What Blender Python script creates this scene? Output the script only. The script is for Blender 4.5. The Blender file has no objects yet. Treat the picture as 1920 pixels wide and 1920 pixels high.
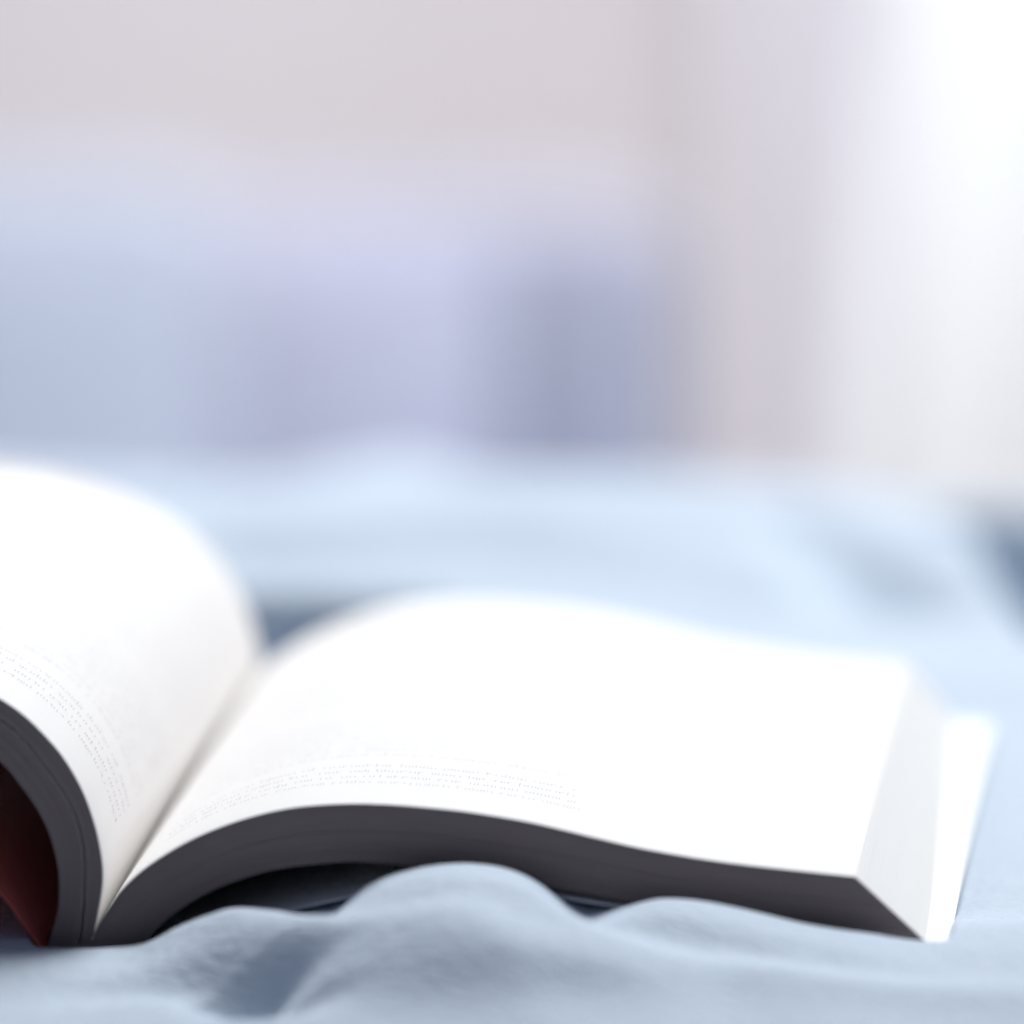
import bpy, bmesh, math, random
import numpy as np
from mathutils import Matrix, Vector, noise
random.seed(4); rng = np.random.default_rng(4)
scene = bpy.context.scene
col = scene.collection

# ---------------------------------------------------------------- camera
cam_data = bpy.data.cameras.new("camera")
cam = bpy.data.objects.new("camera", cam_data); col.objects.link(cam)
R = Matrix(((0.9966721, -0.0125731, 0.0805395),
            (0.0815150, 0.1537296, -0.9847450),
            (0.0, 0.9880330, 0.1542429)))
M = R.to_4x4(); M.translation = Vector((0.1937839, -1.5294061, 0.3132586))
cam.matrix_world = M
cam_data.sensor_width = 36.0
cam_data.lens = 337.5
cam_data.clip_start = 0.05
cam_data.clip_end = 60.0
cam_data.dof.use_dof = True
cam_data.dof.focus_distance = 1.588
cam_data.dof.aperture_fstop = 5.9
cam_data.dof.aperture_blades = 0
scene.camera = cam

# ---------------------------------------------------------------- world, lamps, exposure
world = bpy.data.worlds.new("World"); scene.world = world
world.use_nodes = True
bg = world.node_tree.nodes["Background"]
bg.inputs["Color"].default_value = (0.50, 0.60, 1.0, 1)
bg.inputs["Strength"].default_value = 0.11

def area(name, loc, target, size, power, color, size_y=None, spread=180):
    l = bpy.data.lights.new(name, 'AREA'); l.energy = power; l.color = color
    l.spread = math.radians(spread); l.shape = 'RECTANGLE'; l.size = size; l.size_y = size_y or size
    o = bpy.data.objects.new(name, l); col.objects.link(o)
    o.location = loc
    o.rotation_euler = (Vector(target) - Vector(loc)).to_track_quat('-Z', 'Y').to_euler()
    return o
area("window_light", (0.3, 1.45, 1.95), (0.05, 0.2, 0.0), 1.3, 79, (0.955, 0.985, 1.0))
area("side_window_light", (1.3, 0.75, 0.55), (0.1, 0.2, 0.0), 0.8, 3.5, (0.97, 0.98, 1.0))
area("background_fill", (0.10, 0.55, 0.62), (0.03, 2.1, -0.12), 0.35, 3.6, (1.0, 0.975, 0.99), spread=75)  # added fill with no real source, brightens the wall and cushions
area("curtain_fill", (0.7, 0.80, 0.85), (0.25, 1.9, 0.33), 0.3, 1.15, (0.98, 0.985, 1.0), spread=95)  # another added fill, no lamp stands here; lifts the curtains

scene.view_settings.view_transform = 'Standard'
scene.view_settings.look = 'None'
scene.view_settings.exposure = 0.0
scene.view_settings.gamma = 1.0
scene.cycles.use_denoising = True
scene.cycles.max_bounces = 6
scene.cycles.diffuse_bounces = 3

# ---------------------------------------------------------------- materials
def mat(name, color, rough=0.8, spec=0.2, translucency=0.0):
    m = bpy.data.materials.new(name); m.use_nodes = True
    b = m.node_tree.nodes["Principled BSDF"]
    b.inputs["Base Color"].default_value = (*color, 1)
    b.inputs["Roughness"].default_value = rough
    b.inputs["Specular IOR Level"].default_value = spec
    return m

def add_grain(m, c1, c2, scale, stretch=(1, 1, 1), bump=0.0, dist=0.0002, detail=4, coord='Object'):
    nt = m.node_tree; N = nt.nodes; L = nt.links
    b = N["Principled BSDF"]
    tc = N.new('ShaderNodeTexCoord'); mp = N.new('ShaderNodeMapping')
    mp.inputs['Scale'].default_value = stretch
    nz = N.new('ShaderNodeTexNoise'); nz.inputs['Scale'].default_value = scale
    nz.inputs['Detail'].default_value = detail
    mx = N.new('ShaderNodeMix'); mx.data_type = 'RGBA'
    mx.inputs['A'].default_value = (*c1, 1); mx.inputs['B'].default_value = (*c2, 1)
    L.new(tc.outputs[coord], mp.inputs[0]); L.new(mp.outputs[0], nz.inputs['Vector'])
    L.new(nz.outputs['Fac'], mx.inputs['Factor']); L.new(mx.outputs['Result'], b.inputs['Base Color'])
    if bump:
        bp = N.new('ShaderNodeBump'); bp.inputs['Strength'].default_value = bump
        bp.inputs['Distance'].default_value = dist
        L.new(nz.outputs['Fac'], bp.inputs['Height']); L.new(bp.outputs[0], b.inputs['Normal'])
    return m

paper = add_grain(mat("page_paper", (.86, .86, .85), .9, .05), (.88, .85, .825), (.92, .89, .865), 1500, bump=.15, dist=.00005)
shaded_edge_paper = add_grain(mat("shaded_page_edge_paper", (.5, .5, .5), .95, .0), (.20, .16, .155), (.33, .27, .255), 1.0,
                       stretch=(4, 90, 1), coord='UV')  # shade of the front page edges painted in as a dark base colour
fore_paper = add_grain(mat("fore_edge_paper", (.8, .8, .8), .95, .0), (.79, .775, .755), (.84, .825, .80), 1.0,
                       stretch=(4, 90, 1), coord='UV')
ink = mat("printing_ink", (.66, .65, .68), .9, .0)
cover_white = add_grain(mat("white_cover_card", (.9, .9, .9), .6, .2), (.90, .91, .91), (.93, .93, .93), 400)
cover_red = add_grain(mat("red_cover_card", (.35, .04, .04), .6, .2), (.50, .10, .08), (.58, .12, .10), 300)
glue = mat("spine_card", (.12, .11, .12), .7, .1)

def cloth_material(name, c1, c2, weave=1500.0, bump=.35):
    m = mat(name, c1, .95, .05)
    nt = m.node_tree; N = nt.nodes; L = nt.links; b = N["Principled BSDF"]
    b.inputs['Sheen Weight'].default_value = .15
    tc = N.new('ShaderNodeTexCoord')
    rot = N.new('ShaderNodeMapping'); rot.inputs['Rotation'].default_value = (0, 0, math.radians(28))
    L.new(tc.outputs['Object'], rot.inputs[0])
    outs = []
    for sc in ((.35, 1.5, 1), (1.5, .35, 1)):
        mp = N.new('ShaderNodeMapping'); mp.inputs['Scale'].default_value = sc
        nz = N.new('ShaderNodeTexNoise'); nz.inputs['Scale'].default_value = weave; nz.inputs['Detail'].default_value = 2
        L.new(rot.outputs[0], mp.inputs[0]); L.new(mp.outputs[0], nz.inputs['Vector']); outs.append(nz.outputs['Fac'])
    ad = N.new('ShaderNodeMath'); ad.operation = 'ADD'
    L.new(outs[0], ad.inputs[0]); L.new(outs[1], ad.inputs[1])
    hf = N.new('ShaderNodeMath'); hf.operation = 'MULTIPLY'; hf.inputs[1].default_value = .5; L.new(ad.outputs[0], hf.inputs[0])
    mx = N.new('ShaderNodeMix'); mx.data_type = 'RGBA'
    mx.inputs['A'].default_value = (*c1, 1); mx.inputs['B'].default_value = (*c2, 1)
    L.new(hf.outputs[0], mx.inputs['Factor']); L.new(mx.outputs['Result'], b.inputs['Base Color'])
    bp = N.new('ShaderNodeBump'); bp.inputs['Strength'].default_value = bump; bp.inputs['Distance'].default_value = .0009
    L.new(hf.outputs[0], bp.inputs['Height']); L.new(bp.outputs[0], b.inputs['Normal'])
    return m
blue_cloth = cloth_material("light_blue_cotton", (.49, .59, .705), (.695, .755, .825), 750, .9)

# ---------------------------------------------------------------- helpers
def link(name, verts, faces, m, parent=None, smooth=True, uvs=None):
    me = bpy.data.meshes.new(name); me.from_pydata([tuple(map(float, v)) for v in verts], [], faces); me.update()
    me.materials.append(m) if not isinstance(m, (list, tuple)) else [me.materials.append(q) for q in m]
    if uvs is not None:
        lay = me.uv_layers.new(name="UVMap"); idx = np.empty(len(me.loops), dtype=np.int32)
        me.loops.foreach_get('vertex_index', idx)
        lay.data.foreach_set('uv', np.asarray(uvs, dtype=np.float32)[idx].ravel())
    if smooth: me.polygons.foreach_set('use_smooth', [True]*len(me.polygons))
    o = bpy.data.objects.new(name, me); col.objects.link(o); o.parent = parent
    return o

def tag(o, label=None, cat=None, kind=None, group=None):
    if label: o['label'] = label
    if cat: o['category'] = cat
    if kind: o['kind'] = kind
    if group: o['group'] = group
    return o

def smoothcurve(pts, n):
    """Catmull-Rom through metric points given in mm, resampled to n points of equal arc length (returned in metres)."""
    P = np.array(pts, float) / 1000
    P = np.vstack([2*P[0]-P[1], P, 2*P[-1]-P[-2]])
    out = []
    for i in range(1, len(P)-2):
        for t in np.linspace(0, 1, 24, endpoint=False):
            p0, p1, p2, p3 = P[i-1:i+3]
            out.append(.5*((2*p1)+(-p0+p2)*t+(2*p0-5*p1+4*p2-p3)*t*t+(-p0+3*p1-3*p2+p3)*t**3))
    out.append(P[-2]); out = np.array(out)
    k = np.ones(13)/13                                     # soften the measuring noise
    sm = out.copy()
    for c in range(2):
        e = np.convolve(np.pad(out[:, c], 6, 'edge'), k, 'valid'); w = np.minimum(1, np.minimum(np.arange(len(out)), np.arange(len(out))[::-1])/12)
        sm[:, c] = out[:, c]*(1-w)+e*w
    d = np.r_[0, np.cumsum(np.linalg.norm(np.diff(sm, axis=0), axis=1))]
    s = np.linspace(0, d[-1], n)
    return np.c_[np.interp(s, d, sm[:, 0]), np.interp(s, d, sm[:, 1])]

DEPTH = .205          # height of the book, along the spine

# ---------------------------------------------------------------- the book
book = bpy.data.objects.new("open_book", None); col.objects.link(book)
tag(book, "open paperback book with white pages lying on the rumpled light blue blanket", "book")

right_top = [(-.16,2.04),(.82,4.37),(2.5,7.06),(4.9,10.47),(8.51,13.9),(13.26,17.16),(18,19.72),(23.34,21.9),(28.59,23.5),(33.84,24.56),(39.51,25.09),(44.4,25.25),(50.41,25.08),(59.12,24.41),(65.22,23.63),(72.18,22.5),(80.87,20.53),(88.87,18.75),(97.38,17.3),(105.46,16.23),(115.6,15.24),(124.7,14.42)]
right_bot = [(8.17,.22),(9.59,3.09),(13.2,6.52),(17.95,9.7),(22.69,11.91),(28.56,13.86),(33.8,14.83),(39.22,15.45),(43.33,15.69),(51.53,15.2),(59.64,14.35),(67.83,13.1),(80.1,11.06),(89.59,9.44),(98.28,8.08),(106.97,6.9),(119.99,5.42),(136.02,4.02)]
left_top = [(-.16,2.04),(.84,7.03),(1.38,10.15),(1.58,12.9),(1.34,16.18),(.4,20.86),(-1.49,26.41),(-4.17,31.32),(-6.86,34.81),(-10.94,38.9),(-15.04,41.76),(-20.27,44.68),(-28.13,47.83),(-41.25,50.9),(-58,51.3),(-76,48),(-94,42),(-110,35),(-124,27)]
left_crease = [(-2.19,.85),(-1.54,5.31),(-1.25,10.19),(-1.22,14.72),(-1.54,18.61),(-2.82,23.02),(-4.99,27.15),(-8.28,31.79),(-11.49,35.63),(-15.06,38.49),(-20.29,41.66),(-28.15,44.9),(-41.28,48),(-58,48.4),(-76,45.2),(-94,39.2),(-110,32.3),(-126,24)]
left_bot = [(-7.56,-.04),(-6.65,3.8),(-6.02,5.68),(-5.65,8.17),(-5.54,11.28),(-5.86,14.82),(-7.14,19.68),(-9.22,23.9),(-12.08,27.93),(-15.12,31.51),(-20.35,35.14),(-28.22,38.3),(-41.36,41),(-58,41.3),(-76,38),(-94,32),(-112,25),(-131,15)]
cover_right = [(-2,-.6),(8.16,-.1),(15.37,2.65),(25.9,6.2),(37.28,9.04),(46.02,10.9),(57,11.9),(67.83,11.6),(80.89,10.1),(98.28,7.35),(115.65,5.1),(136.02,3.5),(139.9,3.35)]
cover_left = [(-8.0,-.6),(-9.04,1.54),(-11.82,5.76),(-15.29,10.41),(-20.52,15.6),(-32.74,23.5),(-50.24,29.5),(-72,28),(-94,22),(-115,14.5),(-137,8)]

NS = 150
def block(name, top, bot, layers, edge_m, fore_m, back_pull=0.0, flip=False, seed=1):
    """A block of pages: layer after layer between two curves, each trimmed a hair differently."""
    r = np.random.default_rng(seed)
    T = smoothcurve(top, NS); B = smoothcurve(bot, NS)
    jf = r.normal(0, .00004, layers); je = r.normal(0, .000004, layers)
    V, F, U, MI = [], [], [], []
    def strip(a, b, m):
        n = len(a); o = len(V)
        V.extend(a); V.extend(b)
        for i in range(n-1):
            F.append((o+i, o+i+1, o+n+i+1, o+n+i)); MI.append(m)
        return o
    for k in range(layers):
        f0, f1 = k/layers, (k+1)/layers
        for face in ('front', 'back'):
            y = 0 if face == 'front' else DEPTH
            sgn = 1 if face == 'front' else -1
            yo = y + sgn*jf[k]
            a = T*(1-f0)+B*f0; b = T*(1-f1)+B*f1
            pull = (0 if face == 'front' else -back_pull*(-1 if flip else 1))*np.linspace(0, 1, NS)**4
            a = np.c_[a[:, 0]+pull*f0, a[:, 1]]; b = np.c_[b[:, 0]+pull*f1, b[:, 1]]
            strip([(p[0], yo, p[1]) for p in a], [(p[0], yo, p[1]) for p in b], 0)
            U.extend([(i/NS*3, f0) for i in range(NS)]); U.extend([(i/NS*3, f1) for i in range(NS)])
            if k+1 < layers:
                y2 = y + sgn*jf[k+1]
                strip([(p[0], yo, p[1]) for p in b], [(p[0], y2, p[1]) for p in b], 0)
                U.extend([(i/NS*3, f1) for i in range(NS)]*2)
        # fore edge
        s = -1 if flip else 1
        ys = np.linspace(0, DEPTH, 24)
        a = T[-1]*(1-f0)+B[-1]*f0; b = T[-1]*(1-f1)+B[-1]*f1
        pa = back_pull*f0*s; pb = back_pull*f1*s
        strip([(a[0]+s*je[k]-pa*y/DEPTH, y, a[1]) for y in ys], [(b[0]+s*je[k]-pb*y/DEPTH, y, b[1]) for y in ys], 1)
        U.extend([(y*12, f0) for y in ys]); U.extend([(y*12, f1) for y in ys])
    # top and bottom sheets of the block
    strip([(p[0], 0, p[1]) for p in T], [(p[0], DEPTH, p[1]) for p in T], 2); U.extend([(0, 0)]*2*NS)
    pull = -back_pull*(-1 if flip else 1)*np.linspace(0, 1, NS)**4
    strip([(p[0], 0, p[1]) for p in B], [(p[0]+q, DEPTH, p[1]) for p, q in zip(B, pull)], 2); U.extend([(0, 0)]*2*NS)
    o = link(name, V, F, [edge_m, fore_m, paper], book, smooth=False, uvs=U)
    o.data.polygons.foreach_set('material_index', MI)
    return o
block("page_block", right_top, right_bot, 60, shaded_edge_paper, fore_paper, back_pull=.0028, seed=2)
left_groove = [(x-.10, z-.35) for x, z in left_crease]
block("page_block", left_top, left_crease, 18, shaded_edge_paper, fore_paper, flip=True, seed=3)
block("page_block", [(x-.42 if i < 9 else x-.22, z if i < 9 else z-.42) for i, (x, z) in enumerate(left_crease)], left_bot, 42, shaded_edge_paper, fore_paper, flip=True, seed=5)

def sheet(name, curve, y0, y1, thick, m, ny=30, off=0.0, warp=None, corner=0.0):
    """A thin bent sheet with real thickness."""
    C = curve; n = len(C)
    tg = np.gradient(C, axis=0); tg /= np.linalg.norm(tg, axis=1)[:, None]
    nr = np.c_[-tg[:, 1], tg[:, 0]]
    if nr[n//2, 1] < 0: nr = -nr
    V, F = [], []
    ys = np.linspace(y0, y1, ny)
    for side in (1, 0):
        Cs = C + nr*(off + thick*side)
        for y in ys:
            for i, p in enumerate(Cs):
                dx = dz = 0
                if warp: dx, dz = warp(i/(n-1), (y-y0)/(y1-y0))
                V.append((p[0]+dx, y, p[1]+dz))
    N = n*ny
    for s in (0, 1):
        for j in range(ny-1):
            for i in range(n-1):
                q = (s*N+j*n+i, s*N+j*n+i+1, s*N+(j+1)*n+i+1, s*N+(j+1)*n+i)
                F.append(q if s == 0 else q[::-1])
    ring = [i for i in range(n)] + [j*n+n-1 for j in range(1, ny)] + [(ny-1)*n+i for i in range(n-2, -1, -1)] + [j*n for j in range(ny-2, 0, -1)]
    for a, b in zip(ring, ring[1:]+ring[:1]): F.append((a, a+N, b+N, b))
    return link(name, V, F, m, book, smooth=False)

RT, LT = smoothcurve(right_top, 260), smoothcurve(left_top, 260)
right_page = sheet("page", RT, -.0001, DEPTH+.0001, .0001, paper, off=.00003)
left_page = sheet("page", LT, -.0001, DEPTH+.0001, .0001, paper, off=.00003)
sheet("cover", smoothcurve(cover_right, 160), -.0012, DEPTH+.002, .00032, cover_white, off=-.00032,
      warp=lambda s, t: (.0004*t*max(0, (s-.9)/.1), 0))['label'] = "white back cover showing as a strip beyond the page edges"
sheet("cover", smoothcurve(cover_left, 160), -.0012, DEPTH+.002, .00032, cover_red, off=-.00032)['label'] = "dark red front cover under the raised left pages"
sheet("spine", smoothcurve([(-8.3, -.5), (-4, -1.1), (3, -1.1), (8.4, -.3)], 30), -.0008, DEPTH+.001, .0006, glue, off=-.0003)

# the glued back of the pages, seen between the two halves
bp_ = [(-7.6,.2),(-7.56,1.2),(-2.3,1.2),(-.16,2.2),(2.2,2.0),(8.9,1.6),(8.17,.2),(3,-.7),(-4,-.7)]
nb = len(bp_)
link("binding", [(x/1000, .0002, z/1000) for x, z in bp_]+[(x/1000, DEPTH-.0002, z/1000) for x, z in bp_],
     [tuple(range(nb))[::-1], tuple(range(nb, 2*nb))]+[(i, (i+1) % nb, (i+1) % nb+nb, i+nb) for i in range(nb)], shaded_edge_paper, book, smooth=False)

# printed lines: letters as small strokes lying on the page
def printing(parent, C, seed):
    r = random.Random(seed)
    d = np.r_[0, np.cumsum(np.linalg.norm(np.diff(C, axis=0), axis=1))]
    tg = np.gradient(C, axis=0); tg /= np.linalg.norm(tg, axis=1)[:, None]
    nr = np.c_[-tg[:, 1], tg[:, 0]]
    if nr[130, 1] < 0: nr = -nr
    V, F = [], []
    def P(s, y):
        x = np.interp(s, d, C[:, 0]); z = np.interp(s, d, C[:, 1])
        nx = np.interp(s, d, nr[:, 0]); nz = np.interp(s, d, nr[:, 1])
        return (x+nx*.00018, y, z+nz*.00018)
    def q(s0, y0, s1, y1):
        o = len(V); V.extend([P(s0, y0), P(s1, y0), P(s1, y1), P(s0, y1)]); F.append((o, o+1, o+2, o+3))
    y = .0185; line = 0
    while y < DEPTH-.02:
        left = .0165; right = d[-1]-(.048 if parent is right_page else .018)
        if line in (5, 14, 25): right -= r.uniform(.02, .07)
        if line in (6, 15, 26): left += .005
        s = left
        while s < right:
            for _ in range(r.choice((2, 3, 3, 4, 5, 5, 6, 7, 9))):
                if s > right: break
                w = r.choice((.0009, .0011, .0012, .0014)); h = .0012
                k = r.random()
                up = .0020 if r.random() < .22 else h
                dn = -.0006 if r.random() < .08 else 0
                q(s, y+dn, s+.00017, y+up)
                if k < .75: q(s+w-.00040, y, s+w-.00023, y+h)
                if k > .8: q(s+.00017, y+h-.00015, s+w-.0004, y+h)
                s += w+.00018
            s += .0009
        y += .0050; line += 1
        if line in (4, 13): y += .005
    o = link("printed_text", V, F, ink, parent, smooth=False); o['kind'] = 'stuff'
printing(right_page, RT, 3)
printing(left_page, LT, 8)

# the raised left half leans over towards its head, so its far end stands a little further right and lower
for o in list(book.children):
    left = o.name in ("page.001", "cover.001") or o.name in ("page_block.001", "page_block.002")
    if not left: continue
    for q in [o]+list(o.children):
        n = len(q.data.vertices); co = np.empty(n*3, dtype=np.float32); q.data.vertices.foreach_get('co', co); co = co.reshape(-1, 3)
        w = np.clip((co[:, 2]-.003)/.012, 0, 1)*np.clip(co[:, 1]/DEPTH, 0, 1.02)
        co[:, 0] += .0038*w; co[:, 2] -= .0020*w
        q.data.vertices.foreach_set('co', co.ravel()); q.data.update()

# ---------------------------------------------------------------- the blanket
front_profile = np.array([(-220,2),(-100,2.2),(-60,1.8),(-22.5,2.2),(-13.7,2.3),(-.7,2.0),(9.8,2.8),(15,5.3),(24.6,8.4),(33.3,8.0),(38.5,6.4),(41.2,8.0),(43.7,11.2),(48.9,14.0),(55.8,15.8),(61.9,16.3),(68,15.6),(73.1,13.6),(77.5,10.0),(80.9,6.6),(86.1,9.0),(93,11.0),(99,10.8),(107.6,9.4),(116.3,7.9),(124.9,7.0),(136.5,6.0),(142.1,6.1),(152.3,6.6),(200,5),(260,6)])/1000
def sstep(a, b, x):
    t = np.clip((x-a)/(b-a), 0, 1); return t*t*(3-2*t)
def prof(x):
    # softened profile
    out = 0
    for o, w in ((-.0024, .15), (-.0012, .2), (0, .3), (.0012, .2), (.0024, .15)):
        out = out + w*np.interp(x+o, front_profile[:, 0], front_profile[:, 1])
    return out
def ridge(X, Y, pts, w, h):
    """A rounded fold running along a polyline; w and h in metres, widths may vary per point."""
    best = np.full(X.shape, 1e9); hh = np.zeros(X.shape)
    n = len(pts)
    ws = w if hasattr(w, '__len__') else [w]*n; hs = h if hasattr(h, '__len__') else [h]*n
    for i in range(n-1):
        ax, ay = pts[i]; bx, by = pts[i+1]
        dx, dy = bx-ax, by-ay; L2 = dx*dx+dy*dy
        t = np.clip(((X-ax)*dx+(Y-ay)*dy)/L2, 0, 1)
        dd = np.hypot(X-ax-t*dx, Y-ay-t*dy)/(ws[i]*(1-t)+ws[i+1]*t)
        hv = hs[i]*(1-t)+hs[i+1]*t
        m = dd < best; best = np.where(m, dd, best); hh = np.where(m, hv, hh)
    return hh*np.exp(-best**2*.9)

xs = np.unique(np.r_[np.arange(-.9, -.26, .02), np.arange(-.26, -.06, .004), np.arange(-.06, .19, .0013), np.arange(.19, .30, .004), np.arange(.30, .92, .02)])
ys = np.unique(np.r_[np.arange(-.5, -.12, .012), np.arange(-.12, .06, .0013), np.arange(.06, .62, .0025), np.arange(.62, 1.46, .012)])
X, Y = np.meshgrid(xs, ys)
# humps in front of the book; they follow the book's front and die out towards the camera
YW = np.where(Y < 0, Y*1.8, Y)
shear = X - .22*np.minimum(0, YW+.03)*-1*sstep(.02, .06, X)
P = prof(shear)+.001*sstep(.005, .02, X)*sstep(.125, .10, X)-.0005*sstep(.125, .135, X)
fwd = 1-sstep(-.012, -.085, Y)*0
wide = sum(prof(shear+o) for o in (-.016, -.011, -.006, 0, .006, .011, .016))/7
P = P+(wide-P)*sstep(-.030, -.062, YW)
near = np.where(YW < -.033, np.exp(-((YW+.033)/.10)**2), 1.0)
Z = .0035 + (P-.0035)*near
YS = YW+.010
Z += ridge(X, YS, [(.016,-.014),(.023,-.016),(.032,-.024),(.037,-.036),(.039,-.050),(.040,-.07)], [.008,.008,.008,.008,.008,.008], [.001,.0015,.002,.003,.003,.003])
Z += ridge(X, YS, [(.010,-.052),(.022,-.053),(.031,-.060),(.035,-.075)], [.012,.011,.010,.009], [-.002,-.004,-.011,-.006])       # dent left of the fold
Z += ridge(X, YS, [(.036,-.0075),(.041,-.012)], .004, [-.003,-.004])
Z += ridge(X, YS, [(.044,-.034),(.051,-.047),(.058,-.06)], .015, [.001,.0025,.002])
Z += ridge(X, YS, [(.054,-.040),(.060,-.052),(.066,-.070)], .015, [.001,.003,.003])
Z += ridge(X, YS, [(.070,-.018),(.077,-.028),(.081,-.042),(.085,-.07)], [.010,.011,.011,.011], [.0005,.002,.0025,.002])
Z += ridge(X, YS, [(.096,-.034),(.112,-.038),(.13,-.046)], .011, [-.0015,-.002,-.001])
Z += ridge(X, YS, [(.10,-.058),(.13,-.060),(.17,-.065)], .013, .0012)
Z -= .13*(np.sqrt((Y+.018)**2+.006**2)-(Y+.018))/2*np.clip((Y+.30)/.2, .2, 1)
# under and behind the book
qx = sstep(.115, .135, X); fade = np.clip((Y-.03*(1-qx)-.0*qx)/(.09-.045*qx), 0, 1); fade = fade*fade*(3-2*fade)
Z = np.where(Y > .0, Z*(1-fade)+.001*fade, Z)
Z += ridge(X, Y, [(-.06,.335),(.0,.345),(.05,.365)], [.03,.022,.02], [.003,.005,.003])
Z += ridge(X, Y, [(-.03,.295),(.0,.293),(.028,.295)], [.014,.011,.008], [-.02,-.04,-.015])
Z += ridge(X, Y, [(-.05,.334),(.0,.332),(.025,.334),(.045,.342)], .010, [.001,.002,.002,.000])      # deep gap behind the gutter
Z += ridge(X, Y, [(-.2,.44),(-.03,.455),(.02,.46),(.09,.455),(.14,.40),(.2,.34)], .035, [.005,.006,.009,.008,.002,.001])
Z += ridge(X, Y, [(-.02,.405),(.03,.405),(.07,.375),(.11,.36)], .016, -.007)
Z += ridge(X, Y, [(.095,.43),(.112,.385),(.125,.355)], [.009,.010,.008], [-.006,-.012,-.003])
Z += ridge(X, Y, [(.15,.47),(.17,.44)], .012, -.01)
Z += ridge(X, Y, [(-.3,.53),(-.1,.535),(-.03,.535),(.0,.525),(.03,.535),(.05,.53),(.09,.51),(.13,.49),(.3,.50)], .035, [-.001,-.001,-.007,.000,-.005,-.001,-.007,-.016,-.014])
trench = sstep(.329, .321, Y-.25*(X-.0)**2)*sstep(.225, .25, Y)*sstep(.034, .022, X)*sstep(-.10, -.06, X)
Z -= .055*trench
trench = sstep(0, .007, (X-.120)+.12*(Y-.50))*sstep(.524, .514, Y)*sstep(.31, .42, Y)*sstep(.20, .17, X)
Z -= .045*trench
lump = np.zeros_like(X)
for _ in range(26):
    a = rng.uniform(0, math.pi); k = rng.uniform(25, 80); ph = rng.uniform(0, 6.3)
    lump += np.sin(k*(X*math.cos(a)+Y*math.sin(a))+ph + 1.3*np.sin(.6*k*(Y*math.cos(a)-X*math.sin(a))+ph*2))/k
Z += lump*.012*sstep(.18, .28, Y)
fine = np.zeros_like(X)
for _ in range(30):
    a = rng.uniform(0, math.pi); k = rng.uniform(120, 420); ph = rng.uniform(0, 6.3)
    fine += np.sin(k*(X*math.cos(a)+Y*math.sin(a))+ph + 1.8*np.sin(.4*k*(Y*math.cos(a)-X*math.sin(a))+ph*3))/k
Z += fine*(.0015+.0035*sstep(.0, .05, Y))
edge = .535-.015*sstep(.06, .12, X)
Z -= .16*np.clip((Y-edge)/.20, 0, 1)**1.3
# stay under the covers of the book
cr = smoothcurve(cover_right, 300); cl = smoothcurve(cover_left, 300)
bx = np.r_[cl[::-1, 0], cr[:, 0]]; bz = np.r_[cl[::-1, 1], cr[:, 1]]
o_ = np.argsort(bx); bx, bz = bx[o_], bz[o_]
lim = np.interp(X, bx, bz, left=.02, right=.02) - .0012
inside = sstep(-.0065, -.0015, Y)*(1-sstep(DEPTH+.003, DEPTH+.02, Y))*sstep(-.145, -.139, X)*(1-sstep(.1415, .147, X))
over = np.maximum(0, Z-lim)
Z -= over*inside
# the bed's edges: the blanket hangs down
Z -= .55*sstep(.78, .88, np.abs(X))*1.0 + .55*sstep(-.40, -.48, Y)*0
dropf = np.clip((-.40-Y)/.08, 0, 1); Z -= .55*dropf*dropf*(3-2*dropf)
V = np.c_[X.ravel(), Y.ravel(), Z.ravel()]
nx, ny = len(xs), len(ys)
I = (np.arange(ny-1)[:, None]*nx+np.arange(nx-1)[None]).ravel()
Fq = np.c_[I, I+1, I+nx+1, I+nx]
me = bpy.data.meshes.new("blanket")
me.vertices.add(len(V)); me.vertices.foreach_set('co', V.astype(np.float32).ravel())
me.loops.add(Fq.size); me.loops.foreach_set('vertex_index', Fq.astype(np.int32).ravel())
me.polygons.add(len(Fq)); me.polygons.foreach_set('loop_start', np.arange(0, Fq.size, 4, dtype=np.int32)); me.polygons.foreach_set('loop_total', np.full(len(Fq), 4, dtype=np.int32))
me.update(calc_edges=True); me.polygons.foreach_set('use_smooth', [True]*len(Fq)); me.materials.append(blue_cloth)
blanket = bpy.data.objects.new("blanket", me); col.objects.link(blanket)
tag(blanket, "rumpled light blue cotton blanket spread under the open book", "blanket")

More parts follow.
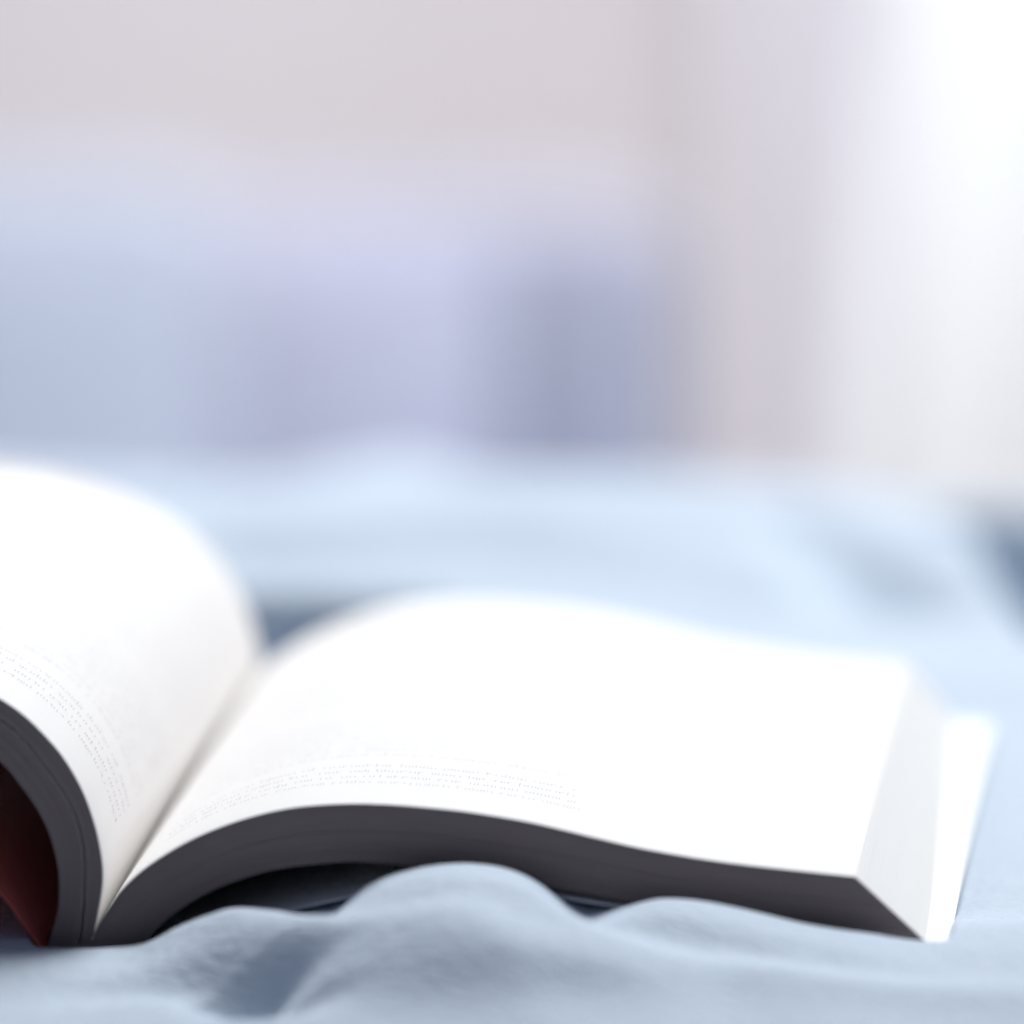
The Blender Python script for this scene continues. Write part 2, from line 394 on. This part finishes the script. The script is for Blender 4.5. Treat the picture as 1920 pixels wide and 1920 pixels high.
# ---------------------------------------------------------------- soft things behind
def cushion(name, loc, size, m, label, cat, e=5.0, rz=0, seam=True):
    """A plump box of cloth: rounded block with a slightly swollen top, creases, and a piped seam of its own."""
    root = bpy.data.objects.new(name, None); col.objects.link(root); root.location = loc; root.rotation_euler = (0, 0, rz)
    tag(root, label, cat)
    sx, sy, sz = (s/2 for s in size)
    bm = bmesh.new(); bmesh.ops.create_cube(bm, size=2.0)
    bmesh.ops.subdivide_edges(bm, edges=bm.edges[:], cuts=22, use_grid_fill=True)
    for v in bm.verts:
        x, y, z = v.co
        n = (abs(x)**e+abs(y)**e+abs(z)**e)**(1/e)
        x, y, z = x/n, y/n, z/n
        sw = 1+.9*(1-x*x)*(1-z*z)
        d = noise.noise(Vector((x*2.2, y*2.2, z*1.5))+Vector(loc)*9)*.05
        v.co = (x*sx*(1+d*.3), y*sy*(sw+d*4), z*sz*(1+d*.3)+sz)
    me = bpy.data.meshes.new("cushion_cover"); bm.to_mesh(me); bm.free()
    me.materials.append(m); me.polygons.foreach_set('use_smooth', [True]*len(me.polygons))
    o = bpy.data.objects.new("cushion_cover", me); col.objects.link(o); o.parent = root
    if seam:
        V, F = [], []
        K, J = 120, 8; rad = .002
        for k in range(K):
            t = 2*math.pi*k/K; c, s = math.cos(t), math.sin(t)
            n = (abs(c)**e+abs(s)**e)**(1/e); px, pz = c/n*sx*1.002, s/n*sz*1.002
            for j in range(J):
                a = 2*math.pi*j/J; V.append((px+math.cos(a)*rad*c, math.sin(a)*rad-sy*.2, sz+pz+math.cos(a)*rad*s))
        for k in range(K):
            for j in range(J):
                F.append((k*J+j, ((k+1) % K)*J+j, ((k+1) % K)*J+(j+1) % J, k*J+(j+1) % J))
        link("piping", V, F, m, root)
    return root
lavender = cloth_material("lavender_cotton", (.29, .295, .37), (.35, .355, .43), 900)
pale_blue = cloth_material("pale_blue_cotton", (.34, .365, .43), (.39, .415, .48), 900)
grey_blue = cloth_material("grey_blue_linen", (.29, .295, .37), (.35, .355, .43), 900)
cushion("cushion", (-.140, 1.36, -.16), (.285, .03, .116), lavender, "upright lavender cushion in the middle behind the blanket, widest of the three", "cushion", e=12)
cushion("cushion", (-.235, 1.26, -.16), (.225, .03, .136), pale_blue, "pale blue cushion at the left, behind the raised pages", "cushion", e=12)
cushion("cushion", (.005, 1.05, -.16), (.045, .024, .148), grey_blue, "darker grey blue cushion nearest the pale curtain", "cushion", e=16)

# ---------------------------------------------------------------- room: wall, floor, curtain
wall_m = add_grain(mat("pale_pink_plaster", (.66, .62, .66), .9, .1), (.70, .655, .68), (.78, .74, .755), 3.0, bump=.05, dist=.002)
floor_m = add_grain(mat("pale_floor", (.5, .47, .46), .6, .3), (.45, .42, .41), (.55, .52, .50), 5.0)
def boxv(x0, x1, y0, y1, z0, z1):
    V = [(x, y, z) for x in (x0, x1) for y in (y0, y1) for z in (z0, z1)]
    return V, [(0, 1, 3, 2), (4, 6, 7, 5), (0, 4, 5, 1), (2, 3, 7, 6), (0, 2, 6, 4), (1, 5, 7, 3)]
V, F = boxv(-3, 3, 2.2, 2.32, -.62, 2.6); tag(link("wall", V, F, wall_m, smooth=False), kind='structure')
V, F = boxv(-3, 3, -2.5, 2.2, -.66, -.60); tag(link("floor", V, F, floor_m, smooth=False), kind='structure')

def curtain(name, x0, x1, y, z0, z1, pleats, amp, m, label, flare=0.0):
    n = int(pleats*14); V, F = [], []
    nz = 60
    for j in range(nz):
        z = z0+(z1-z0)*j/(nz-1)
        for i in range(n+1):
            t = i/n; a = t*pleats*2*math.pi
            V.append((x0+(x1-x0)*t+.006*math.sin(a*.5+j*.2)+flare*min(0, max(z, -.35)), y+amp*math.sin(a+.5*math.sin(a*.37))*(1-.25*j/nz), z))
    for j in range(nz-1):
        for i in range(n):
            F.append((j*(n+1)+i, j*(n+1)+i+1, (j+1)*(n+1)+i+1, (j+1)*(n+1)+i))
    o = link(name, V, F, m); md = o.modifiers.new("thickness", 'SOLIDIFY'); md.thickness = .0012
    tag(o, label, "curtain"); return o
white_cloth = cloth_material("white_curtain_cotton", (.76, .775, .785), (.82, .835, .84), 900)
cream_cloth = cloth_material("pale_lilac_curtain_cotton", (.80, .78, .84), (.86, .85, .89), 900)
curtain("curtain", .064, .95, 1.80, -.58, 1.5, 9, .022, white_cloth, "bright white pleated curtain at the right edge behind the blanket", flare=.13)
curtain("curtain", -.01, .30, 2.05, -.58, 1.5, 4, .014, cream_cloth, "pale lilac curtain between the cushions and the bright white curtain")
